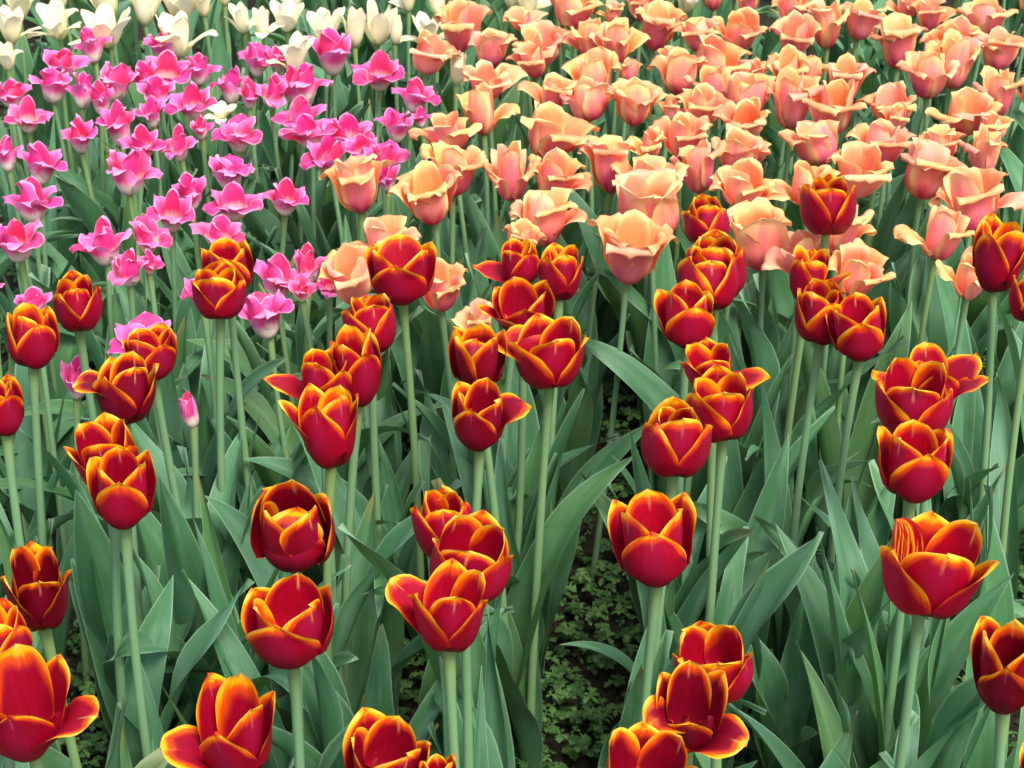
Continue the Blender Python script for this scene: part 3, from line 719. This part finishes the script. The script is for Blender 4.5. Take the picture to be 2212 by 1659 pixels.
T.append(row('K', 570,663,385,463,0,.2,'F85','lilac and white tulip right of the triple cluster'))
T.append(row('K', -15,91,473,563,0,.1,'F85','pink goblet with a lilac wing cut by the left edge, above the closed red tulips'))
T.append(row('K', 150,286,465,573,-20,.7,'F-85','largest wide open pink tulip, front left of its bed'))
T.append(row('K', 283,369,463,545,20,.2,'F85','pink tulip upper right of the largest open one'))
T.append(row('K', 236,318,538,616,-30,.5,'','lilac-pink bowl tucked under the largest open one'))
T.append(row('K', 300,352,535,595,30,.4,'F85','small ruffled pink tulip right of the lilac-pink bowl'))
T.append(row('K', 409,530,463,535,10,.3,'F-85 F85','palest lilac tulip peeking above the tall red pair'))
T.append(row('K', 32,112,622,675,0,.6,'','pink tulip showing only its top between the two closed red tulips at left'))
T.append(row('K', 228,384,680,768,0,.2,'F-85 F85','pink tulip behind the frilly orange rimmed red one, petals at both sides'))
T.append(row('K', 135,214,765,862,0,.1,'','faded pink tulip behind the left stem of the dark red curled one'))
T.append(row('K', 392,470,595,665,0,.3,'F-85','pink tulip almost hidden behind the tall red pair'))
T.append(row('K', 545,662,546,648,0,.5,'F80','round ruffled pink tulip at the right side of the tall red pair'))
T.append(row('K', 633,711,520,616,-20,.1,'F85','hot pink cornered tulip next to the round ruffled one'))
T.append(row('K', 625,686,595,650,0,0,'','pink and white cup beneath the hot pink cornered one'))
T.append(row('K', 513,634,625,732,20,.2,'F85','lilac-pink goblet with one spoon petal right, nearest of the pinks'))
T.append(row('K', 687,735,585,650,0,-.2,'','pale lilac bud-like cup left of the pale peach tulip'))
T.append(row('K', 388,428,848,922,0,-.9,'U0 U60 U120 U180 U240 U300','small closed pink bud on a thin stem low among the leaves'))
T.append(row('K', -40,8,600,640,0,.3,'','lilac petal tip at the left edge below the pink goblet'))
T.append(row('K', 515,594,92,164,10,.2,'F85','hot pink tulip with a deep magenta left flank near the white wrapped bloom'))
T.append(row('K', 667,754,62,160,20,.4,'','double-headed looking pink tulip in front of the cream group'))
T.append(row('K', 575,630,95,160,0,.3,'','purple-pink tulip wound round the bright white open one'))
T.append(row('K', 620,716,138,222,-10,.4,'F85','pink tulip with a purple tipped petal pointing right, in the dense knot'))
T.append(row('K', 590,662,138,225,0,-.1,'F-85','vivid crimson-pink upright tulip at the heart of the dense knot'))
T.append(row('K', 548,617,155,237,20,.2,'F-85','crimson-pink tulip on the left side of the dense knot'))
T.append(row('K', 762,869,110,193,0,.1,'F-85 F80','lone pink tulip with two purple ears standing right of its bed'))
T.append(row('K', 850,949,168,241,10,.1,'F-85 F85','pink tulip with level purple arms at the right border of its bed'))
T.append(row('K', 590,700,207,286,-10,.3,'F-85','deep crimson-pink tulip with a sharp peak, upper one of the stacked pair'))
T.append(row('K', 603,728,245,321,10,.3,'F-85 F80','deep crimson-pink tulip with broad wings, lower one of the stacked pair'))
T.append(row('K', 700,804,245,321,0,.5,'F85','lilac-purple tulip with a white belly right of the stacked pair'))
T.append(row('K', 810,889,235,306,20,.1,'','pink tulip streaked white with a flared left shoulder beside the peach bed'))
T.append(row('K', 888,932,230,275,0,.3,'','small magenta tulip beneath the one with level purple arms'))
T.append(row('K', 650,752,290,377,0,0,'F-85','smooth crimson-pink cup with a lilac wing above the leftmost peach one'))
T.append(row('K', 742,812,290,350,10,.5,'','lilac petals between the smooth crimson cup and the leftmost peach one'))
T.append(row('K', 790,886,303,372,-10,.3,'F85','mauve-pink tulip right behind the leftmost peach one'))
T.append(row('K', 808,862,355,412,0,.2,'','purple-pink cup peeking between the two leftmost peach ones'))
T.append(row('W', 100,152,-40,20,10,.4,'','cream bloom crossing the top edge behind the wing petalled white'))
T.append(row('W', 262,300,-45,14,0,.1,'','narrow cream bloom at the top edge left of the large greenish one'))
T.append(row('W', 418,462,-30,40,20,.3,'','small cream bloom above the many petalled white tulip'))
T.append(row('W', 590,650,5,62,0,.3,'','cream bloom between the tall touching pair and the left stretching one'))
T.append(row('W', 920,975,-35,30,30,.4,'','white bloom at the top edge left of the split peach petal'))
T.append(row('W', 1085,1140,-45,16,0,.2,'','pale yellow bloom at the top edge right of the split peach petal'))
T.append(row('P', 1180,1245,-50,12,0,.3,'','peach bloom bottom showing at the top edge left of the crossing orange one'))
T.append(row('P', 1290,1345,0,52,20,.4,'','small orange bloom between the top edge orange tulip and the red-pink cup'))
T.append(row('P', 1580,1650,-40,28,10,.4,'','peach bloom at the top edge right of the crimson-pink cup'))
T.append(row('P', 1615,1665,120,178,0,.3,'','small peach bloom squeezed beside the flat broad one, left of the gap'))
T.append(row('P', 1990,2050,60,120,0,.4,'','small peach bloom left of the rounded salmon one near the top right'))
T.append(row('P', 1420,1470,100,150,0,.3,'','small peach bloom under the smooth strawberry pink tulip'))
T.append(row('P', 1330,1385,128,178,20,.3,'','small peach bloom below the wide saucer-shaped one'))
T.append(row('P', 1600,1662,300,350,0,.4,'','small peach bloom between the smooth salmon and the folded yellow one'))
T.append(row('P', 1900,1960,225,280,0,.3,'','small peach bloom beneath the shallow curled one at right'))
T.append(row('P', 2120,2190,245,300,0,.4,'','small peach bloom behind the upright tongue petal at the right edge'))
for i, row in enumerate(T):
    kind, x0, x1, y0, y1, spin, opn, ovr, label = row[:9]
    kw = row[9] if len(row) > 9 else {}
    plant(kind, x0, x1, y0, y1, spin, opn, ovr, label, i, **kw)

# rows of the same tulips farther back: their stems and leaves fill the top of the view
rr = random.Random(5)
for i in range(42):
    v = -45 - 560 * ((i + .5) / 42) ** 1.0
    u = rr.uniform(-350, 2550)
    kind = 'W' if u < 1000 else rr.choice('PPW')
    sc = .55 + .45 * (v + 1200) / 1200
    w = (80 if kind == 'W' else 105) * sc
    lab = 'cream tulip whose bloom rises above the top edge' if kind == 'W' else 'peach tulip whose bloom rises above the top edge'
    plant(kind, u - w / 2, u + w / 2, v - w * .5, v + w * .5, rr.uniform(0, 120), rr.uniform(0, .6), [], lab, 700 + i, nleaf=4,
          group='cream tulips beyond the top edge' if kind == 'W' else 'peach tulips beyond the top edge')

# leafy clumps without a bloom between the flowering plants
def clump(x, y, i, n=5, scale=1.0):
    r2 = random.Random(3000 + i)
    root = root_at('leaf_clump', (x, y, 0), 'clump of broad tulip leaves without a bloom', 'tulip leaves', 'bloomless leaf clumps among the tulips')
    a0 = r2.uniform(0, 6.28)
    for k in range(n): put_leaf(root, (x, y, 0), a0 + k * 2.4, r2, scale)
    if not root.children: bpy.data.objects.remove(root)
FA = np.array(FEET)
k = 0; tries = 0
while k < 270 and tries < 6000:
    tries += 1
    y = rr.uniform(.95, 4.6); x = rr.uniform(-1, 1) * (.38 * y + .18)
    u, v, d = project(np.array([[x, y, 0.]]))
    if any(x0 - 30 < u[0] < x1 + 30 and y0 - 20 < v[0] < y1 + 60 for (x0, x1, y0, y1) in CLEAR): continue
    dm = np.sqrt(((FA[:, :2] - [x, y]) ** 2).sum(1)).min()
    if dm < .03: continue
    FA = np.vstack([FA, [x, y, 0]]); clump(x, y, k, 5, rr.uniform(.8, 1.1)); k += 1
for j in range(44):
    y = rr.uniform(3.2, 5.4); clump(rr.uniform(-1, 1) * (.34 * y + .1), y, 400 + j, 6, rr.uniform(.95, 1.2))

# ---------------------------------------------------------------- ground, its cover and crumbs
P = np.array([[[-150, -60, 0], [150, -60, 0]], [[-150, 240, 0], [150, 240, 0]]], float)
g = add('ground', grid_mesh('ground', P, MSOIL, {})); g['kind'] = 'structure'

def scatter_cover():
    vs, fs, tint = [], [], []
    r3 = np.random.default_rng(11)
    shape = np.array([(0, 0), (.18, .12), (.34, .08), (.48, .26), (.60, .14), (.78, .24), (1, 0), (.78, -.24), (.60, -.14), (.48, -.26), (.34, -.08), (.18, -.12)])
    n = 0
    for i in range(19000):
        y = .9 + 3.2 * r3.random() ** 1.6; x = (r3.random() * 2 - 1) * (.34 * y + .12)
        dens = mnoise.noise(Vector((x * 6, y * 6, 0)))
        if dens < -.22: continue
        kk = r3.integers(3, 8); a0 = r3.random() * 6.28; sz = r3.uniform(.005, .017); h0 = r3.uniform(0, .035)
        tc = r3.random()
        for j in range(kk):
            a = a0 + j * 6.28 / kk + r3.uniform(-.3, .3); el = r3.uniform(.1, .9); s = sz * r3.uniform(.7, 1.2)
            jit = 1 + r3.uniform(-.25, .25, 12); px = shape[:, 0] * s; py = shape[:, 1] * s * r3.uniform(.7, 1.9) * jit
            zz = h0 + px * math.sin(el) - (px / s) ** 2 * s * .5 + np.abs(py) * .35
            xx = px * math.cos(el)
            X = x + xx * math.cos(a) - py * math.sin(a); Y = y + xx * math.sin(a) + py * math.cos(a)
            vs.append(np.stack([X, Y, zz + .004], -1)); fs.append([n + q for q in range(12)]); n += 12
            tint += [min(1, max(0, tc + r3.uniform(-.25, .25)))] * 12
    me = bpy.data.meshes.new('ground_cover'); me.from_pydata(np.concatenate(vs).tolist(), [], fs)
    at = me.attributes.new('tint', 'FLOAT', 'POINT'); at.data.foreach_set('value', np.array(tint, np.float32))
    me.materials.append(MWEED); o = add('ground_cover', me); o['kind'] = 'stuff'
    o['label'] = 'low green weeds covering the soil between the tulips'; o['category'] = 'weeds'
scatter_cover()
def crumbs():
    vs, fs = [], []; r3 = np.random.default_rng(12); n = 0
    octa = np.array([(1, 0, 0), (0, 1, 0), (-1, 0, 0), (0, -1, 0), (0, 0, 1), (0, 0, -1.)])
    F = [(0, 1, 4), (1, 2, 4), (2, 3, 4), (3, 0, 4), (1, 0, 5), (2, 1, 5), (3, 2, 5), (0, 3, 5)]
    for i in range(9000):
        y = .9 + 2.6 * r3.random() ** 1.3; x = (r3.random() * 2 - 1) * (.34 * y + .1)
        s = .0015 + .009 * r3.random() ** 4
        v = octa * s * r3.uniform(.5, 1.3, (6, 1)) * [1, 1, .7] + [x, y, s * .3]
        vs.append(v); fs += [tuple(q + n for q in f) for f in F]; n += 6
    me = bpy.data.meshes.new('soil_crumbs'); me.from_pydata(np.concatenate(vs).tolist(), [], fs)
    me.materials.append(MCLOD); o = add('soil_crumbs', me); o['kind'] = 'stuff'
    o['label'] = 'dark crumbs of garden soil lying on the ground'; o['category'] = 'soil'
crumbs()
